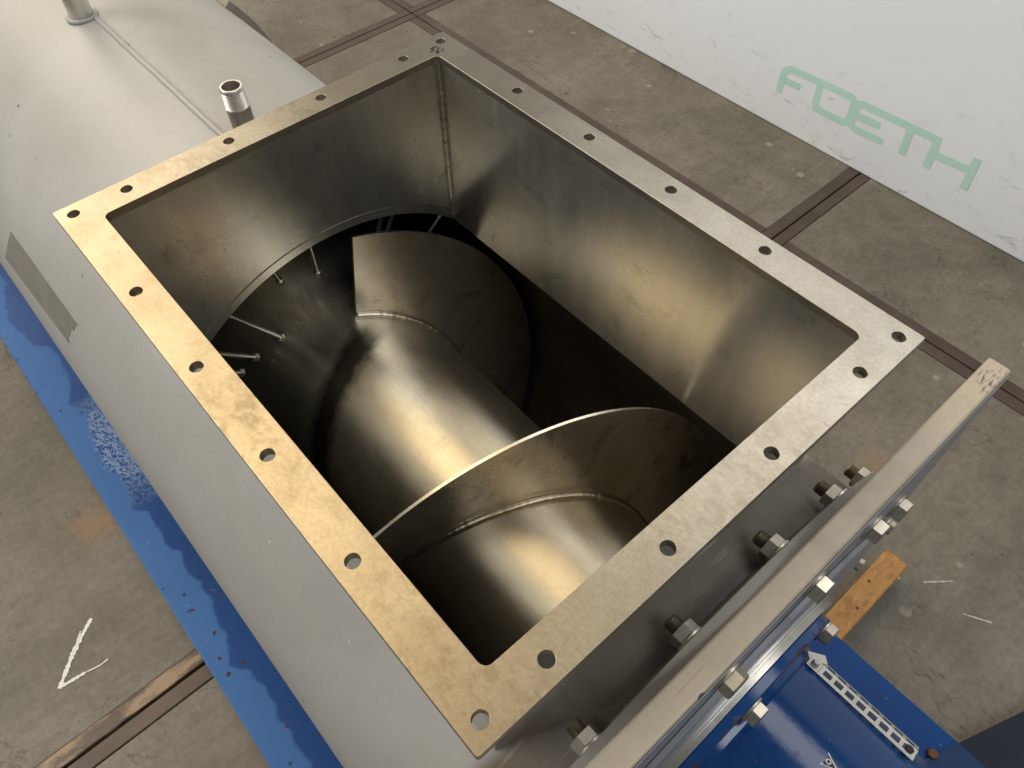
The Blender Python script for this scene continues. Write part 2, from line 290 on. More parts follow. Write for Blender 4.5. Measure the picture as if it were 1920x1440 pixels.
def concrete():
    m, nt, b = new_mat('worn_concrete'); n = N(nt)
    a = n.noise(1.6, 8, 0.65, dist=0.5); c = n.noise(9, 8, 0.7, dist=0.6); d = n.noise(60, 6, 0.7)
    sc = n.noise(7, 6, 0.65, n.map((9, 1.5, 1), (0, 0, 0), (0, 0, 0.95)), 0.4)
    sc2 = n.noise(11, 6, 0.65, n.map((1.2, 10, 1), (2, 3, 0), (0, 0, 0.35)), 0.4)
    col = n.mix(n.ramp(a, [(0.3, 0.0), (0.7, 1.0)]), (0.108, 0.097, 0.079), (0.222, 0.203, 0.171))
    col = n.mix(0.38, col, n.ramp(c, [(0.32, (0.40, 0.375, 0.33)), (0.62, (1.08, 1.08, 1.08))]), 'MULTIPLY')
    col = n.mix(0.22, col, n.ramp(sc, [(0.34, (0.42, 0.40, 0.37)), (0.52, (1, 1, 1))]), 'MULTIPLY')
    col = n.mix(n.math('MULTIPLY', n.ramp(sc2, [(0.60, 0.0), (0.72, 1.0)]), 0.30), col, (0.34, 0.31, 0.26))
    col = n.mix(0.32, col, n.ramp(d, [(0.34, (0.45, 0.43, 0.4)), (0.6, (1.1, 1.1, 1.1))]), 'MULTIPLY')
    pits = n.voro(24, n.map((1, 1, 1), (1, 2, 0)))
    pm = n.math('MULTIPLY', n.ramp(n.math('ADD', pits, n.math('MULTIPLY', n.math('SUBTRACT', d, 0.5), 0.2)), [(0.08, 1.0), (0.12, 0.0)]), n.ramp(n.noise(5, 3), [(0.52, 0.0), (0.58, 1.0)]))
    col = n.mix(n.math('MULTIPLY', pm, 0.6), col, (0.055, 0.047, 0.038))
    spots = n.voro(9, n.map((1, 1, 1), (4, 1, 0)))
    sm = n.math('MULTIPLY', n.ramp(n.math('ADD', spots, n.math('MULTIPLY', n.math('SUBTRACT', c, 0.5), 0.35)), [(0.07, 1.0), (0.13, 0.0)]), n.ramp(n.noise(3, 3), [(0.5, 0.0), (0.56, 1.0)]))
    col = n.mix(n.math('MULTIPLY', sm, 0.55), col, (0.37, 0.33, 0.26))
    ck = n.noise(3.1, 5, 0.6, n.map((1, 1, 1), (6, 2, 0)), 0.8)
    ckm = n.math('MULTIPLY', n.ramp(n.math('ABSOLUTE', n.math('SUBTRACT', ck, 0.5)), [(0.0015, 1.0), (0.005, 0.0)]), n.ramp(n.noise(2.3, 3, 0.5, n.map((1, 1, 1), (1, 7, 0))), [(0.5, 0.0), (0.58, 1.0)]))
    col = n.mix(n.math('MULTIPLY', ckm, 0.65), col, (0.045, 0.038, 0.030))
    tk = n.noise(9, 4, 0.6, n.map((1.0, 12, 1), (5, 1, 0), (0, 0, 0.75)), 0.3)
    col = n.mix(n.math('MULTIPLY', n.ramp(tk, [(0.68, 0.0), (0.73, 1.0)]), 0.55), col, (0.050, 0.043, 0.035))
    # rust wash beside the base, and one on the far side
    r1 = n.math('ADD', n.near((-0.46, -0.30, 0), 0.12), n.math('MULTIPLY', n.math('SUBTRACT', n.noise(17, 7, 0.75, n.map((1, 2.5, 1), (0, 0, 0), (0, 0, 0.6))), 0.5), 2.2))
    col = n.mix(n.math('MULTIPLY', n.ramp(r1, [(0.35, 0.0), (0.80, 1.0)]), 0.45), col, (0.27, 0.145, 0.06))
    r2 = n.math('ADD', n.near((0.82, 1.34, 0), 0.14), n.math('MULTIPLY', n.math('SUBTRACT', c, 0.5), 0.7))
    col = n.mix(n.math('MULTIPLY', n.ramp(r2, [(0.35, 0.0), (0.9, 1.0)]), 0.45), col, (0.30, 0.17, 0.06))
    n.link(col, b.inputs['Base Color'])
    n.link(n.math('ADD', 0.50, n.math('MULTIPLY', c, 0.3)), b.inputs['Roughness'])
    b.inputs['Specular IOR Level'].default_value = 0.35
    n.bump(n.mix(0.5, c, d), 0.35, 0.004, b)
    return m
MAT['concrete'] = concrete()

def joint_steel(name, worn):
    m, nt, b = new_mat(name); n = N(nt)
    a = n.noise(6, 6, 0.65, n.map((1, 1, 1))); g = n.noise(30, 6, 0.7, n.map((1, 0.25, 1)))
    col = n.mix(n.ramp(a, [(0.3, 0.0), (0.7, 1.0)]), (0.050, 0.034, 0.026), (0.095, 0.070, 0.056))
    if worn:
        col = n.mix(n.ramp(g, [(0.46, 0.0), (0.56, 1.0)]), col, (0.225, 0.165, 0.108))
    n.link(col, b.inputs['Base Color']); b.inputs['Metallic'].default_value = 0.25
    n.link(n.math('ADD', 0.38, n.math('MULTIPLY', g, 0.25)), b.inputs['Roughness'])
    n.bump(g, 0.3, 0.003, b); return m
MAT['joint'] = joint_steel('dark_joint_steel', False)
MAT['joint_worn'] = joint_steel('scuffed_joint_steel', True)

def timber():
    m, nt, b = new_mat('orange_timber'); n = N(nt)
    g = n.noise(10, 6, 0.65, n.map((7, 1.6, 6)), 0.9); a = n.noise(24, 6, 0.65)
    col = n.mix(n.ramp(g, [(0.3, 0.0), (0.7, 1.0)]), (0.24, 0.11, 0.022), (0.42, 0.215, 0.055))
    col = n.mix(n.math('MULTIPLY', n.ramp(a, [(0.52, 0.0), (0.7, 1.0)]), 0.6), col, (0.12, 0.055, 0.015))
    for p in ((0.966, 1.01, 0.09), (0.985, 0.935, 0.09)):
        k = n.near(p, 0.0065); col = n.mix(n.ramp(k, [(0.25, 0.0), (0.55, 1.0)]), col, (0.035, 0.018, 0.008))
    n.link(col, b.inputs['Base Color']); b.inputs['Roughness'].default_value = 0.6
    n.bump(g, 0.3, 0.002, b); return m
MAT['timber'] = timber()

def board():
    m, nt, b = new_mat('scuffed_white_board'); n = N(nt)
    x, y, z = n.xyz()
    low = n.ramp(z, [(0.0, 1.0), (0.55, 0.0)])
    s1 = n.noise(7, 7, 0.7, n.map((1, 1, 2.2), (3, 0, 1), (0, 0.5, 0)), 0.8)
    s2 = n.noise(9, 6, 0.72, n.map((1.0, 1, 2.6), (1, 0, 2), (0, -0.9, 0)), 1.0)
    col = n.mix(n.noise(1.3, 4), (0.80, 0.84, 0.90), (0.86, 0.905, 0.97))
    k = n.math('MULTIPLY', n.ramp(s1, [(0.55, 0.0), (0.66, 1.0)]), low)
    col = n.mix(n.math('MULTIPLY', k, 0.25), col, (0.46, 0.45, 0.44))
    k2 = n.math('MULTIPLY', n.ramp(s2, [(0.60, 0.0), (0.68, 1.0)]), n.ramp(z, [(0.02, 1.0), (0.50, 0.0)]))
    col = n.mix(n.math('MULTIPLY', k2, 0.55), col, (0.26, 0.26, 0.27))
    n.link(col, b.inputs['Base Color']); b.inputs['Roughness'].default_value = 0.42
    n.bump(n.noise(2.5, 4), 0.15, 0.01, b); return m
MAT['board'] = board()

# ------------------------------------------------------------------ mesh helpers
class MB:
    def __init__(s): s.v = []; s.f = []
    def add(s, vs, fs):
        o = len(s.v); s.v += [tuple(p) for p in vs]; s.f += [tuple(i + o for i in f) for f in fs]; return s
    def box(s, x0, x1, y0, y1, z0, z1):
        return s.add([(x0, y0, z0), (x1, y0, z0), (x1, y1, z0), (x0, y1, z0), (x0, y0, z1), (x1, y0, z1), (x1, y1, z1), (x0, y1, z1)],
                     [(3, 2, 1, 0), (4, 5, 6, 7), (0, 1, 5, 4), (1, 2, 6, 5), (2, 3, 7, 6), (3, 0, 4, 7)])
    def obox(s, c, ax, ay, az, hx, hy, hz):
        vs = [Vector(c) + ax * (i * hx) + ay * (j * hy) + az * (k * hz) for k in (-1, 1) for j, i in ((-1, -1), (-1, 1), (1, 1), (1, -1))]
        return s.add(vs, [(3, 2, 1, 0), (4, 5, 6, 7), (0, 1, 5, 4), (1, 2, 6, 5), (2, 3, 7, 6), (3, 0, 4, 7)])
    def lathe(s, org, axis, prof, seg=48, caps=True, phase=0.0):
        """prof: (distance along axis, radius)"""
        a = Vector(axis).normalized(); t = Vector((0, 0, 1)) if abs(a.z) < 0.9 else Vector((1, 0, 0))
        u = (t - a * t.dot(a)).normalized(); w = a.cross(u)
        vs = []; fs = []
        for d, r in prof:
            for k in range(seg):
                q = 2 * PI * k / seg + phase
                vs.append(Vector(org) + a * d + u * (r * math.cos(q)) + w * (r * math.sin(q)))
        for i in range(len(prof) - 1):
            for k in range(seg):
                k2 = (k + 1) % seg
                fs.append((i * seg + k, i * seg + k2, (i + 1) * seg + k2, (i + 1) * seg + k))
        if caps:
            fs.append(tuple(range(seg - 1, -1, -1))); n0 = (len(prof) - 1) * seg; fs.append(tuple(range(n0, n0 + seg)))
        return s.add(vs, fs)
    def tube(s, pts, rad, seg=10):
        pts = [Vector(p) for p in pts]; vs = []; fs = []; up = Vector((0.3, 0.2, 1)).normalized()
        for i, p in enumerate(pts):
            t = (pts[min(i + 1, len(pts) - 1)] - pts[max(i - 1, 0)]).normalized()
            u = (up - t * up.dot(t)).normalized(); w = t.cross(u); r = rad(i) if callable(rad) else rad
            for k in range(seg):
                q = 2 * PI * k / seg; vs.append(p + u * (r * math.cos(q)) + w * (r * math.sin(q)))
        for i in range(len(pts) - 1):
            for k in range(seg):
                k2 = (k + 1) % seg; fs.append((i * seg + k, i * seg + k2, (i + 1) * seg + k2, (i + 1) * seg + k))
        fs.append(tuple(range(seg - 1, -1, -1))); n0 = (len(pts) - 1) * seg; fs.append(tuple(range(n0, n0 + seg)))
        return s.add(vs, fs)
    def mesh(s, name, mat, smooth=35):
        me = bpy.data.meshes.new(name); me.from_pydata(s.v, [], s.f); me.update()
        bm = bmesh.new(); bm.from_mesh(me); bmesh.ops.recalc_face_normals(bm, faces=bm.faces); bm.to_mesh(me); bm.free()
        if mat: me.materials.append(MAT[mat])
        if smooth:
            for p in me.polygons: p.use_smooth = True
            me.set_sharp_from_angle(angle=R_(smooth))
        return me
    def obj(s, name, mat, parent=None, smooth=35, bevel=0.0, bseg=2):
        o = link(name, s.mesh(name, mat, smooth), parent)
        if bevel:
            b = o.modifiers.new("bevel", 'BEVEL'); b.width = bevel; b.segments = bseg; b.limit_method = 'ANGLE'; b.angle_limit = R_(40)
        return o
def link(name, data, parent=None):
    o = bpy.data.objects.new(name, data); COL.objects.link(o); o.parent = parent; return o
def tag(o, label, cat=None, group=None, kind=None):
    if label: o["label"] = label
    if cat: o["category"] = cat
    if group: o["group"] = group
    if kind: o["kind"] = kind
    return o
def fill_loops(loops, z0, z1):
    """flat plate between z0 and z1 from closed 2-d loops (the first is the outline, the others are holes)"""
    bm = bmesh.new(); edges = []; rings = []
    for lp in loops:
        vs = [bm.verts.new((x, y, z1)) for x, y in lp]; rings.append(vs)
        for i in range(len(vs)): edges.append(bm.edges.new((vs[i], vs[(i + 1) % len(vs)])))
    bmesh.ops.triangle_fill(bm, edges=edges, use_beauty=True, use_dissolve=False)
    top = list(bm.faces)
    low = {v: bm.verts.new((v.co.x, v.co.y, z0)) for v in list(bm.verts)}
    for f in top: bm.faces.new([low[v] for v in reversed(f.verts)])
    for vs in rings:
        for i in range(len(vs)):
            a, b = vs[i], vs[(i + 1) % len(vs)]; bm.faces.new((a, b, low[b], low[a]))
    bmesh.ops.recalc_face_normals(bm, faces=bm.faces)
    return bm
def bm_obj(bm, name, mat, parent=None, smooth=35):
    me = bpy.data.meshes.new(name); bm.to_mesh(me); bm.free(); me.materials.append(MAT[mat])
    if smooth:
        for p in me.polygons: p.use_smooth = True
        me.set_sharp_from_angle(angle=R_(smooth))
    return link(name, me, parent)
def rrect(x0, x1, y0, y1, r, n=6):
    out = []
    for cx, cy, a0 in ((x1 - r, y1 - r, 0), (x0 + r, y1 - r, 90), (x0 + r, y0 + r, 180), (x1 - r, y0 + r, 270)):
        for k in range(n + 1):
            a = R_(a0 + 90 * k / n); out.append((cx + r * math.cos(a), cy + r * math.sin(a)))
    return out
def circle(cx, cy, r, n=28): return [(cx + r * math.cos(2 * PI * k / n), cy + r * math.sin(2 * PI * k / n)) for k in range(n)]

# ------------------------------------------------------------------ setting: floor of steel-edged slabs
JX, JY, SW, SL = 0.0625, 1.845, 0.0425, 2.0
floor = MB().box(-9, 9, -9, 9, -0.30, -0.10).obj('floor', 'concrete', None, 0)
tag(floor, 'worn brown-grey concrete floor of square slabs with steel edges', None, None, 'structure')
for i in range(-2, 2):
    for j in range(-2, 2):
        x0 = JX + SL * (i - 0) ; y0 = JY + SL * (j - 0)
        if i == -2: x0a = x0
        g = 0.0025
        MB().box(x0 + SW, x0 + SL - SW, y0 + SW, y0 + SL - SW, -0.10, 0.0).obj('slab', 'concrete', floor, 0, 0.004)
        # four steel angle edges round the slab, mitred by butting
        for (a, b, c, d) in ((x0 + g, x0 + SW - .0008, y0 + g, y0 + SL - g), (x0 + SL - SW + .0008, x0 + SL - g, y0 + g, y0 + SL - g),
                             (x0 + SW, x0 + SL - SW, y0 + g, y0 + SW - .0008), (x0 + SW, x0 + SL - SW, y0 + SL - SW + .0008, y0 + SL - g)):
            worn = (j == -2 and i == -1 and a > x0 + 1)
            MB().box(a, b, c, d, -0.10, 0.004 if worn else 0.001).obj('edge_strip', 'joint_worn' if worn else 'joint', floor, 0, 0.003)
# chalk tick on the floor
def ribbon(pts, w, z0, z1, jitter=0.0):
    mb = MB(); L = []; Rr = []
    P = []
    for (a, b) in zip(pts[:-1], pts[1:]):
        a = Vector(a); b = Vector(b); n = max(2, int((b - a).length / 0.004))
        P += [a.lerp(b, k / n) for k in range(n)]
    P.append(Vector(pts[-1]))
    for i, p in enumerate(P):
        t = (P[min(i + 1, len(P) - 1)] - P[max(i - 1, 0)]).normalized(); nn = Vector((-t.y, t.x))
        w2 = w * (1 + jitter * random.uniform(-1, 1)) * 0.5
        L.append(p + nn * w2); Rr.append(p - nn * w2)
    n = len(P); vs = [(p.x, p.y, z1) for p in L] + [(p.x, p.y, z1) for p in Rr] + [(p.x, p.y, z0) for p in L] + [(p.x, p.y, z0) for p in Rr]
    fs = []
    for i in range(n - 1):
        fs += [(i, i + 1, n + i + 1, n + i), (2 * n + i, 3 * n + i, 3 * n + i + 1, 2 * n + i + 1), (i, 2 * n + i, 2 * n + i + 1, i + 1), (n + i, n + i + 1, 3 * n + i + 1, 3 * n + i)]
    fs += [(0, n, 3 * n, 2 * n), (n - 1, 3 * n - 1, 4 * n - 1, 2 * n - 1)]
    return mb.add(vs, fs)
ch = MB()
for pts, w, dz in (([(-.216, -.408), (-.19, -.443), (-.163, -.476), (-.107, -.531)], .0105, 0), ([(-.110, -.530), (-.107, -.517), (-.102, -.472)], .0065, .0002),
                   ([(-.102, -.472), (-.095, -.440), (-.096, -.418)], .0028, .0003), ([(-.203, -.440), (-.177, -.462), (-.157, -.487)], .0035, .0004)):
    r = ribbon(pts, w, 0.0004, 0.0012 + dz, 0.45); ch.add(r.v, r.f)
ch.obj('chalk_mark', 'chalk', floor, 0)
for a, b, w in (((1.055, 1.16), (1.10, 1.215), .004), ((1.16, 1.16), (1.215, 1.19), .004), ((1.0, 1.115), (1.012, 1.128), .007)):
    ribbon([a, b], w, 0.0004, 0.0012, 0.5).obj('scratch', 'scratch', floor, 0)

# ------------------------------------------------------------------ white partition with lettering
YW = 2.366
part = link('white_partition', None); part.location = (0, YW, 0)
tag(part, 'scuffed white partition board with green lettering standing on the floor', 'partition')
MB().box(-4.5, 3.2, 0.0, 0.03, 0.0015, 2.0).obj('board', 'board', part, 0, 0.004)
def lettering():
    z = ZF
    S = {'f': [(-.340, -1.038), (-.342, -.970), (-.336, -.948), (-.318, -.934), (-.199, -.928), (-.069, -.925), (-.056, -.934), (-.050, -.950), (-.049, -.995), (-.053, -1.014), (-.068, -1.024), (-.160, -1.026), (-.180, -1.020), (-.188, -1.005), (-.192, -.940)],
         'fm': [(-.328, -.984), (-.262, -.980)],
         'e': [(.268, -.924), (-.020, -.930), (-.034, -.937), (-.040, -.955), (-.041, -1.000), (-.034, -1.018), (-.015, -1.025), (.093, -1.021)],
         'em': [(-.030, -.976), (.062, -.972)],
         't': [(.163, -.936), (.169, -1.030)], 'h1': [(.258, -.936), (.262, -1.030)], 'hc': [(.262, -.974), (.392, -.967)], 'h2': [(.394, -.920), (.400, -1.036)]}
    for i, (k, pts) in enumerate(S.items()):
        w = 0.0255
        P = [Vector((x, zz + z)) for x, zz in pts]; L = []; Rr = []
        for q, p in enumerate(P):
            t0 = (P[q] - P[q - 1]).normalized() if q else (P[1] - P[0]).normalized()
            t1 = (P[q + 1] - P[q]).normalized() if q < len(P) - 1 else t0
            n0 = Vector((-t0.y, t0.x)); n1 = Vector((-t1.y, t1.x)); m = (n0 + n1).normalized(); s = w / 2 / max(0.5, m.dot(n0))
            L.append(p + m * s); Rr.append(p - m * s)
        yo = -0.0006 - 0.0001 * i; n = len(P)
        vs = [(p.x, yo, p.y) for p in L] + [(p.x, yo, p.y) for p in Rr] + [(p.x, 0.0005, p.y) for p in L] + [(p.x, 0.0005, p.y) for p in Rr]
        fs = []
        for q in range(n - 1):
            fs += [(q, q + 1, n + q + 1, n + q)]
        MB().add(vs[:2 * n], fs).obj('letter_stroke', 'logo', part, 0)
lettering()

# ------------------------------------------------------------------ timber under the base
tb = link('timber_block', None); tb.location = (0, 0, 0)
tag(tb, 'short orange-brown timber batten sticking out from under the blue base', 'timber')
MB().box(0.947, 1.006, 0.30, 1.113, 0.0, 0.09).obj('batten', 'timber', tb, 0, 0.004)

# ------------------------------------------------------------------ the screw press
press = link('screw_press', None)
tag(press, 'grey steel screw press with open rectangular hopper, big screw inside and blue base', 'screw press')
L, W, B, Einset = 0.85, 0.6343, 0.0479, 0.02026
Y0, ZC, RC = 0.3171, ZF - 0.595, 0.425
RI = 0.378
def cyl(x, r, deg): return (x, Y0 + r * math.sin(R_(deg)), ZC + r * math.cos(R_(deg)))

# hopper flange with 20 through holes
hx = [v * .85 for v in (0.23714, 0.41258, 0.58762, 0.76368)]; hy = [v * .85 for v in (0.10842, 0.28498, 0.46180, 0.63703)]
holes = [(Einset, Einset), (L - Einset, Einset), (Einset, W - Einset), (L - Einset, W - Einset)]
for x in hx: holes += [(x, Einset), (x, W - Einset)]
for y in hy: holes += [(Einset, y), (L - Einset, y)]
bm = fill_loops([rrect(0, L, 0, W, 0.003, 3), rrect(B, L - B, B, W - B, 0.009, 6)] + [circle(x, y, 0.0077) for x, y in holes], ZF - 0.012, ZF)
fl = bm_obj(bm, 'hopper_flange', 'flange', press, 30)
bv = fl.modifiers.new('bevel', 'BEVEL'); bv.width = 0.0007; bv.segments = 2; bv.limit_method = 'ANGLE'; bv.angle_limit = R_(60)
tag(fl, 'milled bare steel rim of the hopper with bolt holes')

# hopper walls
TW = 0.006
z_edge = ZC + math.sqrt(RI ** 2 - (W / 2 - B) ** 2)
ztop = ZF - 0.012
def wall_x(x0, x1, name):
    """cross wall whose lower edge follows the bore"""
    n = 48; ya, yb = B - TW, W - B + TW; ys = [ya + (yb - ya) * k / n for k in range(n + 1)]
    zs = [ZC + math.sqrt(RI ** 2 - (y - Y0) ** 2) for y in ys]
    vs = []
    for x in (x0, x1):
        vs += [(x, y, z) for y, z in zip(ys, zs)] + [(x, y, ztop) for y in ys]
    m = n + 1; fs = []
    for k in range(n):
        fs += [(k, k + 1, m + k + 1, m + k), (2 * m + k, 3 * m + k, 3 * m + k + 1, 2 * m + k + 1), (k, 2 * m + k, 2 * m + k + 1, k + 1), (m + k, m + k + 1, 3 * m + k + 1, 3 * m + k)]
    fs += [(0, m, 3 * m, 2 * m), (n, 2 * m + n, 3 * m + n, m + n)]
    return MB().add(vs, fs).obj(name, 'inner', press, 30)
wall_x(B - TW, B, 'hopper_wall'); wall_x(L - B, L - B + TW, 'hopper_wall')
MB().box(B + .0002, L - B - .0002, W - B, W - B + TW, z_edge, ztop).obj('hopper_wall', 'inner', press, 0)
MB().box(B + .0002, L - B - .0002, B - TW, B, z_edge, ztop).obj('hopper_wall', 'inner', press, 0)
# corner weld and rim weld, arc weld over the bore
def bead(name, pts, r, mat='weld', parent=press, seg=8):
    return MB().tube(pts, lambda i: r * (1 + 0.06 * math.sin(i * 1.9) + 0.07 * random.uniform(-1, 1)), seg).obj(name, mat, parent, 60)
bead('weld_bead', [(B + .002, W - B - .002, ztop - 0.30 * k / 70) for k in range(71)], 0.0045, 'inner')
bead('weld_bead', [cyl(B + .0005, RI + .016, -42 + 84 * k / 120) for k in range(121)], 0.0009, 'trough')

# casing: painted cylinder with a rectangular cut-out under the hopper
def casing():
    mb = MB(); xs = [-2.4, -1.6, -1.0, -.6, -.3, 0.042, 0.3, 0.55, 0.808, 0.8835]
    hole = 40.35; full = [hole + (360 - 2 * hole) * k / 120 for k in range(121)]; top = [-hole + 2 * hole * k / 40 for k in range(41)]
    for i in range(len(xs) - 1):
        segs = [full] if (xs[i] >= 0.041 and xs[i + 1] <= 0.809) else [full, top]
        for th in segs:
            vs = [cyl(x, RC, t) for x in (xs[i], xs[i + 1]) for t in th]; n = len(th)
            mb.add(vs, [(k, k + 1, n + k + 1, n + k) for k in range(n - 1)])
    me = mb.mesh('casing', 'grey', 0)
    bm = bmesh.new(); bm.from_mesh(me); bmesh.ops.remove_doubles(bm, verts=bm.verts, dist=1e-5); bmesh.ops.recalc_face_normals(bm, faces=bm.faces); bm.to_mesh(me); bm.free()
    for p in me.polygons: p.use_smooth = True
    o = link('casing', me, press); return o
cas = casing(); tag(cas, 'long light grey painted cylindrical casing')
ps = []
for k in range(261):
    x = -2.3 + 2.34 * k / 260; ps.append((x, Y0 + 0.0004 * math.sin(x * 23) + .0002 * math.sin(x * 71), ZC + RC + .0004))
sm = MB().tube(ps, lambda i: 0.0060 * (1 + .04 * math.sin(i * .9) + .05 * random.uniform(-1, 1)), 10).obj('weld_seam', 'grey', cas, 60)
# dull bare patch on the flank
def patch():
    n = 24; m = 10; vs = []
    for j in range(m + 1):
        f = j / m; th = -60.2 - f * (12.8 if True else 0)
        xa = -0.568 - 0.053 * (f ** 1.3); xb = -0.237 - 0.045 * math.sin(f * 1.5) - 0.004 * math.sin(f * 17)
        for i in range(n + 1):
            g = i / n; d = th + g * f * 3.3
            vs.append(cyl(xa + (xb - xa) * g, RC + 0.0006, d))
    fs = [(j * (n + 1) + i, j * (n + 1) + i + 1, (j + 1) * (n + 1) + i + 1, (j + 1) * (n + 1) + i) for j in range(m) for i in range(n)]
    return MB().add(vs, fs).obj('bare_patch', 'patch', cas, 60)
patch()
# paint chips showing primer on the flank
def chip(x, th, s, k):
    n = 7; vs = []
    for q in range(n):
        a = 2 * PI * q / n; r = s * random.uniform(.4, 1.0)
        vs.append(cyl(x + r * math.cos(a), RC + .0005, th + math.degrees(r * .7 * math.sin(a) / RC)))
    MB().add(vs, [tuple(range(n))]).obj('paint_chip', 'sticker', cas, 0)
for k, (x, th, s) in enumerate(((.495, -42.5, .0055), (.39, -51, .003), (.44, -37.5, .003), (.20, -53, .002), (-.36, -45, .002), (.58, -50, .0018), (-.02, -60, .0018), (.62, -44, .0015))): chip(x, th, s, k)
# far casing flange ring
vs = []; th = [50 + 70 * k / 40 for k in range(41)]
for x, r in ((-1.02, RC + .0005), (-1.02, .444), (-.925, .444), (-.925, RC + .0005)): vs += [cyl(x, r, t) for t in th]
m = 41; MB().add(vs, [(a * m + k, a * m + k + 1, (a + 1) * m + k + 1, (a + 1) * m + k) for a in range(3) for k in range(40)] + [(0, m, 2 * m, 3 * m), (40, 3 * m + 40, 2 * m + 40, m + 40)]).obj('casing_clamp', 'ringflange', press, 30)

# inner trough
def trough():
    a0 = math.degrees(math.asin((W / 2 - B) / RI)); n = 96
    th = [a0 + (360 - 2 * a0) * k / n for k in range(n + 1)]
    vs = [cyl(x, RI, t) for x in (B, 0.879) for t in th]; m = n + 1
    mb = MB().add(vs, [(k, k + 1, m + k + 1, m + k) for k in range(n)])
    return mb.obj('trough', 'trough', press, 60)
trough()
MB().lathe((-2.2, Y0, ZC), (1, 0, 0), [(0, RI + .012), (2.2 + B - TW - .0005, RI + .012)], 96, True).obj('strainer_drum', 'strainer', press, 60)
# the drum's open end: remove the near cap so that one looks into it
o = [c for c in press.children if c.name.startswith('strainer_drum')][0]
bm = bmesh.new(); bm.from_mesh(o.data)
bmesh.ops.delete(bm, geom=[f for f in bm.faces if len(f.verts) > 4 and f.calc_center_median().x > -1], context='FACES'); bm.to_mesh(o.data); bm.free()

# screw: shaft with a flaring cone, helical flight
PITCH, RF, RS, XS = 0.51, 0.354, 0.176, 0.030
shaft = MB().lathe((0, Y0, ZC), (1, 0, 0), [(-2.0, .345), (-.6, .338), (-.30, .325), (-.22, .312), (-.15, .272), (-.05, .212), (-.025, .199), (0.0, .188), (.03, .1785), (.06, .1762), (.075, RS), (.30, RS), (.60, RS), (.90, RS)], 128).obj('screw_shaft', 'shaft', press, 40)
def flight():
    t = 0.0045; th = [9.7 + 2.5 * k for k in range(int((590 - 9.7) / 2.5))]; nr = 6; mb = MB()
    rs = [RS - .006 + (RF - RS + .006) * j / nr for j in range(nr + 1)]
    A = [[cyl(XS + PITCH * a / 360 - t / 2, r, a) for r in rs] for a in th]; C = [[cyl(XS + PITCH * a / 360 + t / 2, r, a) for r in rs] for a in th]
    m = nr + 1; n = len(th); vs = [p for row in A for p in row] + [p for row in C for p in row]; o = n * m; fs = []
    for i in range(n - 1):
        for j in range(nr):
            fs += [(i * m + j, (i + 1) * m + j, (i + 1) * m + j + 1, i * m + j + 1), (o + i * m + j, o + i * m + j + 1, o + (i + 1) * m + j + 1, o + (i + 1) * m + j)]
        fs.append((i * m + nr, (i + 1) * m + nr, o + (i + 1) * m + nr, o + i * m + nr))
    for i in (0, n - 1):
        for j in range(nr): fs.append((i * m + j, i * m + j + 1, o + i * m + j + 1, o + i * m + j))
    ob = mb.add(vs, fs).obj('flight', 'flight', shaft, 30)
    ob.data.materials.append(MAT['edge'])
    for p in ob.data.polygons:
        c = p.center; r = math.hypot(c.y - Y0, c.z - ZC)
        if r > RF - .004: p.material_index = 1
    bpts = [cyl(XS + PITCH * a / 360 + .0055, RS + .0025, a) for a in [9.7 + 1.2 * k for k in range(480)]]
    MB().tube(bpts, lambda i: .0072 * (1 + .05 * math.sin(i * 2.1) + .04 * random.uniform(-1, 1)), 10).obj('weld_bead', 'weld', shaft, 60)
flight()

# stop bolts reaching in behind the far wall
for th, r1 in ((0.3, .262), (-13, .296), (-31, .196), (-44.5, .222), (-53, .238), (25.5, .25), (48.8, .235), (29.5, .26)):
    rd = Vector((0, math.sin(R_(th)), math.cos(R_(th)))); p0 = Vector((-.004, Y0, ZC)) + rd * (RI + .011); ln = RI + .011 - r1
    sb = MB().lathe(p0, -rd, [(0, .0048), (ln - .008, .0048)], 14).obj('stop_bolt', 'pipe', press)
    MB().lathe(p0 - rd * (ln - .009), -rd, [(0, .0072), (.0005, .0080), (.0085, .0080), (.009, .0070)], 6).obj('bolt_head', 'zinc', sb, 20)

# round casing flange, square end plate, cover disc
XF = 0.8835
MB().lathe((XF, Y0, ZC), (1, 0, 0), [(0, .18), (0, .468), (.001, .469), (.0142, .469), (.0142, .18)], 160, False).obj('casing_flange', 'ringflange', press, 30)
ep = MB().box(.898, .928, Y0 - .475, Y0 + .475, ZC - .472, ZC + .475).obj('end_plate', 'plate', press, 30, 0.0035, 3)
tag(ep, 'thick square end plate with bare top edge')
MB().box(.9285, .9295, Y0 - .470, Y0 + .470, ZC - .468, ZC + .469).obj('painted_face', 'grey_face', ep, 0)
MB().lathe((.9297, Y0, ZC), (1, 0, 0), [(0, .10), (0, .392), (.0012, .394), (.0060, .394), (.0072, .392), (.0072, .10)], 140, False).obj('cover_disc', 'grey_face', press, 30)
MB().lathe((.937, Y0, ZC), (1, 0, 0), [(0, .10), (0, .300), (.003, .300), (.0035, .283), (.0065, .283), (.007, .279), (.0138, .279), (.0138, .10)], 140, False).obj('spigot_ring', 'pipe', press, 30)
# irregular weld between casing and flange
bead('weld_bead', [cyl(XF - .002, RC + .002, -60 + 130 * k / 170) for k in range(171)], 0.006, 'grey')

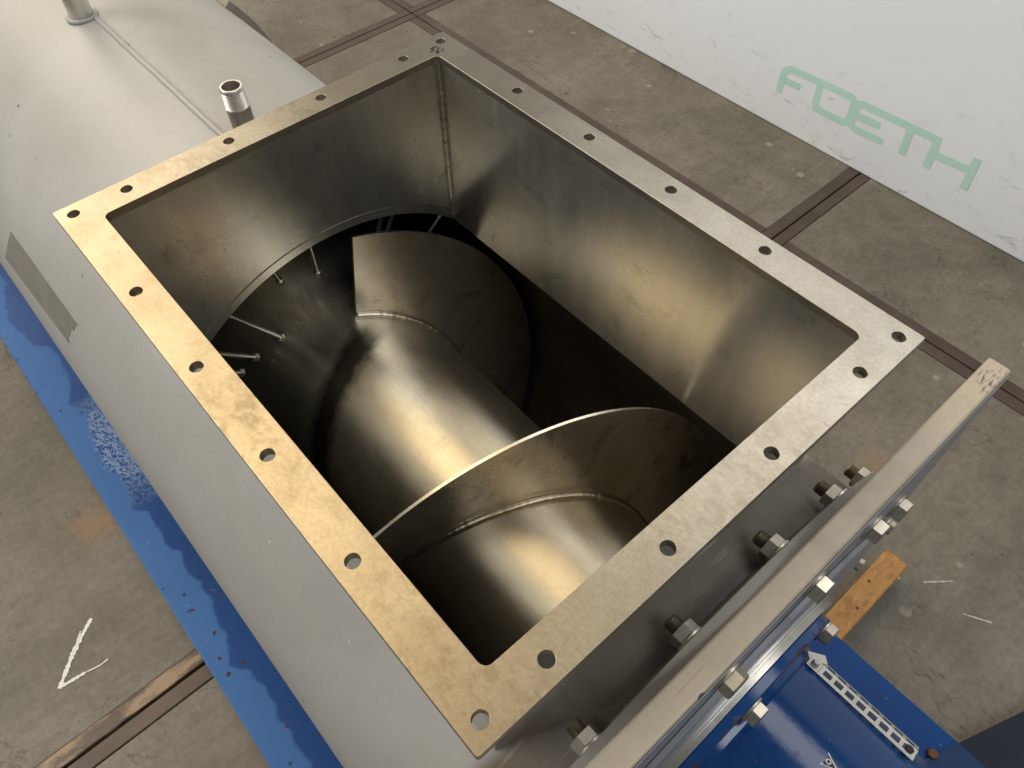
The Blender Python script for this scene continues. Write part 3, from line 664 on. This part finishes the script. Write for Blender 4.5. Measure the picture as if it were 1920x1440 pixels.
# ---- bolts
def hexprof(r, h, ch): return [(0, r * .94), (0.0006, r), (h - ch, r), (h, r * .86)]
def make_bolt(s):
    af = 0.0135 * s
    head = MB().lathe((0, 0, 0), (1, 0, 0), hexprof(af, .0115 * s, .0016), 6).mesh('bolt_head', 'zinc', 20)
    wash = MB().lathe((-.0028, 0, 0), (1, 0, 0), [(0, .0155 * s), (.0024, .0155 * s), (.0027, .0145 * s)], 28).mesh('washer', 'zinc', 30)
    prof = []
    for k in range(6): prof += [(-.0012 - k * .0022 - .0008, .0080 * s), (-.0012 - k * .0022 - .0019, .0069 * s)]
    stud = MB().lathe((0, 0, 0), (1, 0, 0), [(d, r) for d, r in prof] + [(-.0158, .006 * s)], 20).mesh('thread', 'stud', 20)
    return head, wash, stud
BH, BW, BS = make_bolt(1.22); SH, SWH, SS = make_bolt(0.9)
def put(me, name, loc, rot, parent):
    o = link(name, me, parent); o.location = loc; o.rotation_euler = (rot, 0, 0); return o
for k in range(-3, 3):
    th = 10.4 + 18.947 * k; p = Vector(cyl(0, .447, th))
    hd = put(BH, 'flange_bolt', (.9325, p.y, p.z), random.uniform(0, 1), press); 
    def child(me, name, dx, rot=0.0):
        o = link(name, me, hd); o.location = (dx, 0, 0); o.rotation_euler = (rot, 0, 0); return o
    child(BW, 'washer', 0)
    nt_ = child(BH, 'nut', .8810 - .9325 - .0115 * 1.22, random.uniform(0, 1)); 
    child(BW, 'washer', .8835 - .9325 - .0002)
    child(BS, 'thread', .8810 - .9325 - .0130)
for y, z in ((.756, -.497), (.772, -.668), (.762, -.851)):
    hd = put(SH, 'plate_bolt', (.9325, y, z + ZF), random.uniform(0, 1), press)
    o = link('washer', SWH, hd); o.location = (-.0002, 0, 0)

# ---- gearbox
gb = MB().lathe((.9650, Y0, ZC), (1, 0, 0), [(0, .208), (.008, .206), (.012, .202), (.13, .200), (.200, .200), (.206, .197), (.215, .186), (.24, .182), (.55, .182)], 140).obj('gearbox', 'blue', press, 30)
tag(gb, 'glossy blue cylindrical gearbox with rust spots')
MB().lathe((.9512, Y0, ZC), (1, 0, 0), [(0, .10), (0, .258), (.001, .2592), (.0125, .2592), (.0137, .258), (.0137, .10)], 140, False).obj('gearbox_flange', 'blue_rust', gb, 30)
for k in range(6):
    p = Vector(cyl(0, .2415, 60 * k))
    hd = put(BH, 'gearbox_bolt', (.9680, p.y, p.z), 0.35 + k, gb); o = link('washer', BW, hd)
# perforated galvanised strip on the gearbox shoulder
def strip():
    ax = Vector((1, 0, 0)); c0 = Vector((0, .466, ZF - .449)); x0, x1 = .978, 1.143
    def leg(name, c, th, rails, span, xs):
        rn = Vector((0, math.sin(R_(th)), math.cos(R_(th)))); tn = Vector((0, math.cos(R_(th)), -math.sin(R_(th)))); mb = MB()
        def bar(xa, xb, t0, t1): mb.obox(c + ax * ((xa + xb) / 2) + tn * ((t0 + t1) / 2), ax, tn, rn, (xb - xa) / 2, (t1 - t0) / 2, .0009)
        for t0, t1 in rails: bar(xs, x1, t0, t1)
        n = 8; st = (x1 - xs - .006) / n
        for k in range(n + 1): bar(xs + st * k, xs + st * k + .0055, span[0] + .0001, span[1] - .0001)
        return mb.obj(name, 'strip', gb, 0, 0.0003), rn, tn
    o, rn, tn = leg('perforated_strip', c0, 24, ((-.0130, -.0070), (.0035, .0080)), (-.0070, .0035), x0 + .018)
    e = MB().obox(c0 + ax * (x0 + .0088) + tn * -.002, ax, tn, rn, .0090, .0108, .0009).obj('strip_end', 'strip', gb, 0, 0.0003)
    leg('strip_leg', c0 + tn * .0083 - rn * .0008, 46, ((.0003, .0030), (.0115, .0150)), (.0030, .0115), x0 + .018)
    t = MB(); t.obox(c0 + ax * (x0 + .006) + tn * .014 - rn * .002, (ax * .75 + tn * .66).normalized(), (tn * .75 - ax * .66).normalized(), rn, .014, .0075, .001)
    t.obj('tab', 'strip', gb, 0, 0.0004)
    MB().lathe(c0 + ax * (x0 + .009) + tn * -.002 + rn * .0008, rn, [(0, .0056), (.0052, .0056), (.006, .0048)], 6).obj('screw_head', 'pipe', gb, 20)
    MB().lathe(c0 + ax * (x1 - .010) + tn * -.001 + rn * .0008, rn, [(0, .0058), (.002, .0058), (.0032, .004)], 12).obj('plug', 'black', gb, 20)
    for x in (x0 + .009, x1 - .010):
        MB().lathe(c0 + ax * x + tn * -.002 - rn * .0011, -rn, [(0, .004), (.030, .004)], 12).obj('standoff', 'stud', gb, 20)
strip()
# small triangular emblem
def emblem():
    th0 = 10.5; x0 = 1.071; rr = .2006
    def tri(s, h): return [cyl(x0 + dx * s, h, th0 + math.degrees(dt * s / rr)) for dx, dt in ((-.009, -.009), (-.009, .012), (.011, .002))]
    a = MB().add(tri(1.0, rr), [(0, 1, 2)]).obj('emblem', 'sticker', gb, 0)
    b = MB().add(tri(.72, rr + .0004), [(0, 1, 2)]).obj('emblem_field', 'black', gb, 0)
    ring = []
    for k in range(20):
        ring.append(k)
    o = [cyl(x0 - .003 + q * math.cos(2 * PI * k / 20), rr + .0008, th0 + 1.5 / 3.6 + math.degrees(q * math.sin(2 * PI * k / 20) / rr)) for q in (.0022, .0036) for k in range(20)]
    MB().add(o, [(k, (k + 1) % 20, 20 + (k + 1) % 20, 20 + k) for k in range(20)]).obj('emblem_ring', 'sticker', gb, 0)
emblem()

# ---- nipples on the casing
def nipple(x, y, top, name):
    zb = ZC + math.sqrt(RC ** 2 - (y - Y0) ** 2) - .004; h = top - zb; tl = .036
    body = MB().lathe((x, y, zb), (0, 0, 1), [(0, .0195), (h - tl, .0195), (h - tl, .0150)], 40, True).obj(name, 'pipe_dull', press, 30)
    prof = [(h - tl - .001, .0165), (h - tl, .0205)]; n = 9
    for k in range(n):
        d = h - tl + (tl - .003) * k / n; s = .0206 - .0008 * k / n
        prof += [(d + .0003, s - .0018), (d + .0016, s), (d + .0026, s - .0001)]
    prof += [(h - .0022, .0192), (h, .0178), (h, .0150), (h - .006, .0146), (h - .05, .0146)]
    MB().lathe((x, y, zb), (0, 0, 1), prof, 48, False).obj('thread', 'pipe', body, 25)
    return body
nipple(-.185, .340, ZF - .055, 'threaded_nipple')
nb = MB().lathe((-.806, .300, ZC + RC - .006), (0, 0, 1), [(0, .0235), (.30, .0235), (.30, .019)], 40).obj('pipe_socket', 'pipe', press, 30)
bead('weld_bead', [(-.806 + .027 * math.cos(a), .300 + .027 * math.sin(a), ZC + RC + .001) for a in [2 * PI * k / 60 for k in range(61)]], .0055, 'grey')

# ---- base frame: two flat-topped side channels, cross plates and saddles
BT, BB = ZF - 1.022, ZF - 1.080
base = link('base_frame', None, press)
base_mesh = MB()
YA, YB_ = -.236, .818
bf = MB().box(-2.3, 1.90, YA, YB_, BT - .012, BT).obj('base_plate', 'blue_wet', press, 0, 0.003)
tag(bf, 'blue painted base plate with dried film along its edge')
MB().box(-2.3, 1.90, YA + .004, YA + .016, BB, BT - .0122).obj('base_side', 'blue', bf, 0)
MB().box(-2.3, 1.90, YB_ - .016, YB_ - .004, BB, BT - .0122).obj('base_side', 'blue', bf, 0)
bpy.data.objects.remove(base)
for x in (-1.4, -.3, .5):
    vs = []; n = 16
    for xx in (x, x + .02):
        vs += [(xx, Y0 + RC * math.sin(R_(a)), ZC - RC * math.cos(R_(a)) - .0005) for a in [-35 + 70 * k / n for k in range(n + 1)]]
        vs += [(xx, Y0 + RC * math.sin(R_(a)), BT) for a in [-35 + 70 * k / n for k in range(n + 1)]]
    m = n + 1; fs = []
    for k in range(n): fs += [(k, k + 1, m + k + 1, m + k), (2 * m + k, 3 * m + k, 3 * m + k + 1, 2 * m + k + 1), (k, 2 * m + k, 2 * m + k + 1, k + 1)]
    fs += [(0, m, 3 * m, 2 * m), (n, 2 * m + n, 3 * m + n, m + n)]
    MB().add(vs, fs).obj('saddle', 'blue', bf, 0)
# second and third supports under the base, out of view, carry it level with the timber
for x in (-1.5, -.5):
    MB().box(x, x + .06, YA + .06, YB_ - .06, 0.0, BB).obj('unseen_base_foot', 'blue', bf, 0)
p = (1.252, .758, BT)
MB().lathe(p, (0, 0, 1), [(0, .0105), (.009, .0105), (.0105, .009)], 6).obj('rusty_bolt', 'rust', bf, 20)

dd = Vector((1.326 - 1.271, .957 - .802)).normalized(); pa = Vector((1.274, .8145)); nd = Vector((dd.y, -dd.x))
q = [pa, pa - dd * .45, pa - dd * .45 + nd * .5, Vector((pa.x + .62, .8145))]
MB().add([(v.x, v.y, BT + .0005) for v in q] + [(v.x, v.y, BT + .004) for v in q], [(3, 2, 1, 0), (4, 5, 6, 7), (0, 1, 5, 4), (1, 2, 6, 5), (2, 3, 7, 6), (3, 0, 4, 7)]).obj('dark_sheet', 'blue_dark', bf, 0)  # thin darker blue sheet laid on the drive end of the base plate
# dark housing at the lower right
navy = link('motor_console', None); navy.location = (0, 0, 0)
tag(navy, 'dark navy steel console at the lower right corner beside the blue base', 'console')
d = Vector((1.363 - 1.302, 1.061 - .890)).normalized(); nn = Vector((d.y, -d.x)); a = Vector((1.3025, .892))
z1 = 0.055
a = Vector((1.292, .862)); 
q = [a, a + d * .55, a + d * .55 + nn * .5, a + nn * .5]
q = [(v.x, max(v.y, .826) if i == 3 else v.y) for i, v in enumerate(q)]
vs = [(x, y, 0) for x, y in q] + [(x, y, z1) for x, y in q]
MB().add(vs, [(3, 2, 1, 0), (4, 5, 6, 7), (0, 1, 5, 4), (1, 2, 6, 5), (2, 3, 7, 6), (3, 0, 4, 7)]).obj('console_top', 'navy', navy, 0, 0.003)
